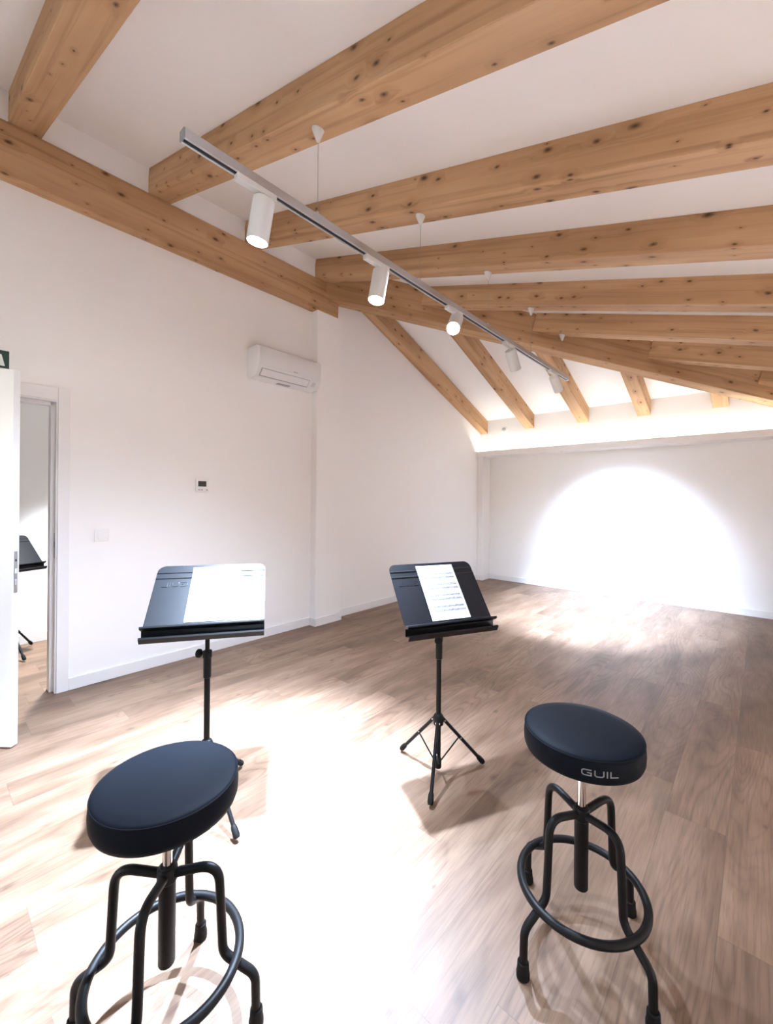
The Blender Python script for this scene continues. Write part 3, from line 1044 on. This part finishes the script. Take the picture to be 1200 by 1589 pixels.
def sheet(name, frame, P, stand, u0, v0, w, h, printed, label):
    off = stand.location
    bm = bmesh.new()
    nu, nv = 2, 14
    def cv(u, v): return .0042 + .0035 * (v / h) ** 2 * 0.4
    g0 = [[bm.verts.new(P(u0 + w * i / nu, v0 + h * j / nv, .0034 + .0015 * math.sin(3.1 * j / nv))) for i in range(nu + 1)] for j in range(nv + 1)]
    g1 = [[bm.verts.new(P(u0 + w * i / nu, v0 + h * j / nv, .0031 + .0015 * math.sin(3.1 * j / nv))) for i in range(nu + 1)] for j in range(nv + 1)]
    for j in range(nv):
        for i in range(nu):
            bm.faces.new([g0[j][i], g0[j][i + 1], g0[j + 1][i + 1], g0[j + 1][i]])
            bm.faces.new([g1[j][i], g1[j + 1][i], g1[j + 1][i + 1], g1[j][i + 1]])
    if printed:
        rnd = random.Random(3)
        def F(v): return .0034 + .0015 * math.sin(3.1 * (v - v0) / h) + .00025
        def strip(ua, ub, va, vb):
            vs = [bm.verts.new(P(u0 + a, v0 + b_, F(v0 + b_))) for a, b_ in ((ua, va), (ub, va), (ub, vb), (ua, vb))]
            bm.faces.new(vs).material_index = 1
        for sy in range(4):                     # four systems of two staves
            top = h - .048 - sy * .060
            for k in range(2):
                t0 = top - k * .021
                ua, ub = (.028 if (sy, k) != (0, 0) else .034), w - .012
                for ln in range(5):
                    v = t0 - ln * .0022
                    strip(ua, ub, v - .0005, v + .0005)
                u = ua + .004
                while u < ub - .004:
                    nv_ = t0 - rnd.randint(0, 8) * .0011
                    strip(u, u + .0032, nv_ - .0013, nv_ + .0013)
                    strip(u + .0026, u + .0032, nv_, nv_ + .0078)
                    if rnd.random() < .5:
                        strip(u + .0026, u + .0090, nv_ + .0062, nv_ + .0080)
                    u += rnd.choice((.0048, .0062, .0062, .009))
                for ub_ in (ua, (ua + ub) / 2, ub):
                    strip(ub_ - .0003, ub_ + .0003, t0 - .0088, t0)
            if sy in (0, 2):
                strip(.034, .12, top + .0045, top + .0062)
    o = obj(name, bm, [M_PAPER, M_INK], None, True)
    o.location = off
    return tag(o, label, 'sheet music', 'sheets on the music stands')

A_ST, PA, FA = make_stand('music_stand', 1.80, .842, rad(57), rad(-1), .277, rad(50), .820, .062, knob_az=rad(215))
tag(A_ST, 'black music stand with glaring shiny desk, behind the stool on the bright floor', 'music stand', 'music stands')
sheet('sheet_music', FA, PA, A_ST, -.085, .008, .212, .30, False, 'blank-looking white sheet glowing on the shiny glaring music stand')
B_ST, PB, FB = make_stand('music_stand', 2.42, 1.714, rad(64), rad(-63), .245, rad(40), .768, .07, knob_az=rad(-60), eoff=.018)
tag(B_ST, 'black music stand with dark desk and printed sheet, alone in mid floor', 'music stand', 'music stands')
sheet('sheet_music', FB, PB, B_ST, -.09, .008, .212, .30, True, 'white sheet printed with staves on the dark desk of the middle music stand')
C_ST, PC, FC = make_stand('music_stand', -1.12, .50, rad(112), rad(16.6), .26, rad(45), .775, .10, knob_az=rad(200), lettering=False, eoff=-.04)
tag(C_ST, 'black music stand without sheet, half hidden in the room behind the doorway', 'music stand', 'music stands')

# ------------------------------------------------------------------ lights
POWER = (150, 128, 36, 290, 85, 40, 540, 540)
SPILL = (24, 22, 22, 30, 4, 0, 0, 0)
SPILL_SIZE = (130, 130, 130, 92, 92, 90, 90, 90)
DAY_E = (8, 2)
SIZE = (64, 52, 44, 54, 58, 56, 46, 46)
BLEND = (.8, .8, .8, 1, 1, .5, .5, .5)
LAMP = (.77, .97, 1.29)
def spot_light(name, p, d, e, size, blend):
    l = bpy.data.lights.new(name, 'SPOT')
    l.energy = e
    l.color = LAMP
    l.spot_size = rad(size)
    l.spot_blend = blend
    l.shadow_soft_size = .025
    o = bpy.data.objects.new(name, l)
    link(o)
    o.location = p
    o.rotation_euler = d.to_track_quat('-Z', 'Y').to_euler()
for (p, d), pw, sp, ss, sz, bl in zip(SPOTS, POWER, SPILL, SPILL_SIZE, SIZE, BLEND):
    spot_light('spot_beam', p, d, pw, sz, bl)          # the beam of the reflector
    if sp:
        spot_light('spot_spill', p, d, sp, ss, 1.0)   # the wide soft light around it
l = bpy.data.lights.new('hall_beam', 'SPOT')
l.energy = 95; l.color = (.9, .97, 1.06); l.spot_size = rad(58); l.spot_blend = .35; l.shadow_soft_size = .07
o = bpy.data.objects.new('hall_beam', l); link(o); o.location = (-.75, .9, 2.55)

# daylight
w = bpy.data.worlds.new('World')
SC.world = w
w.use_nodes = True
bg = w.node_tree.nodes['Background']
sky = w.node_tree.nodes.new('ShaderNodeTexSky')
sky.sky_type = 'NISHITA'
sky.sun_disc = False
sky.sun_elevation = rad(40)
sky.sun_rotation = rad(160)
w.node_tree.links.new(sky.outputs[0], bg.inputs[0])
bg.inputs[1].default_value = .25
def daylight(loc, rot, sx, sy, e, col):
    l = bpy.data.lights.new('daylight', 'AREA'); l.shape = 'RECTANGLE'; l.size = sx; l.size_y = sy
    l.energy = e; l.color = col
    o = bpy.data.objects.new('daylight', l); link(o); o.location = loc; o.rotation_euler = rot
DAY = (.90, .955, 1.0)
daylight(((WX0 + WX1) / 2, YF - .1, (WZ0 + WZ1) / 2), (rad(90), 0, 0), WX1 - WX0 - .1, WZ1 - WZ0 - .1, DAY_E[0], DAY)
daylight(((SX0 + SX1) / 2, (SY0 + SY1) / 2, zz((SX0 + SX1) / 2) + .2), (0, math.atan(T1), 0), SX1 - SX0 - .06, SY1 - SY0 - .06, DAY_E[1], DAY)

# ------------------------------------------------------------------ colour management
SC.view_settings.view_transform = 'Standard'
SC.view_settings.look = 'None'
SC.view_settings.gamma = 1.0
SC.view_settings.use_curve_mapping = False
SC.view_settings.exposure = 3.08
SC.cycles.use_denoising = True
SC.cycles.max_bounces = 8
SC.cycles.diffuse_bounces = 6
SC.cycles.sample_clamp_indirect = 8.0
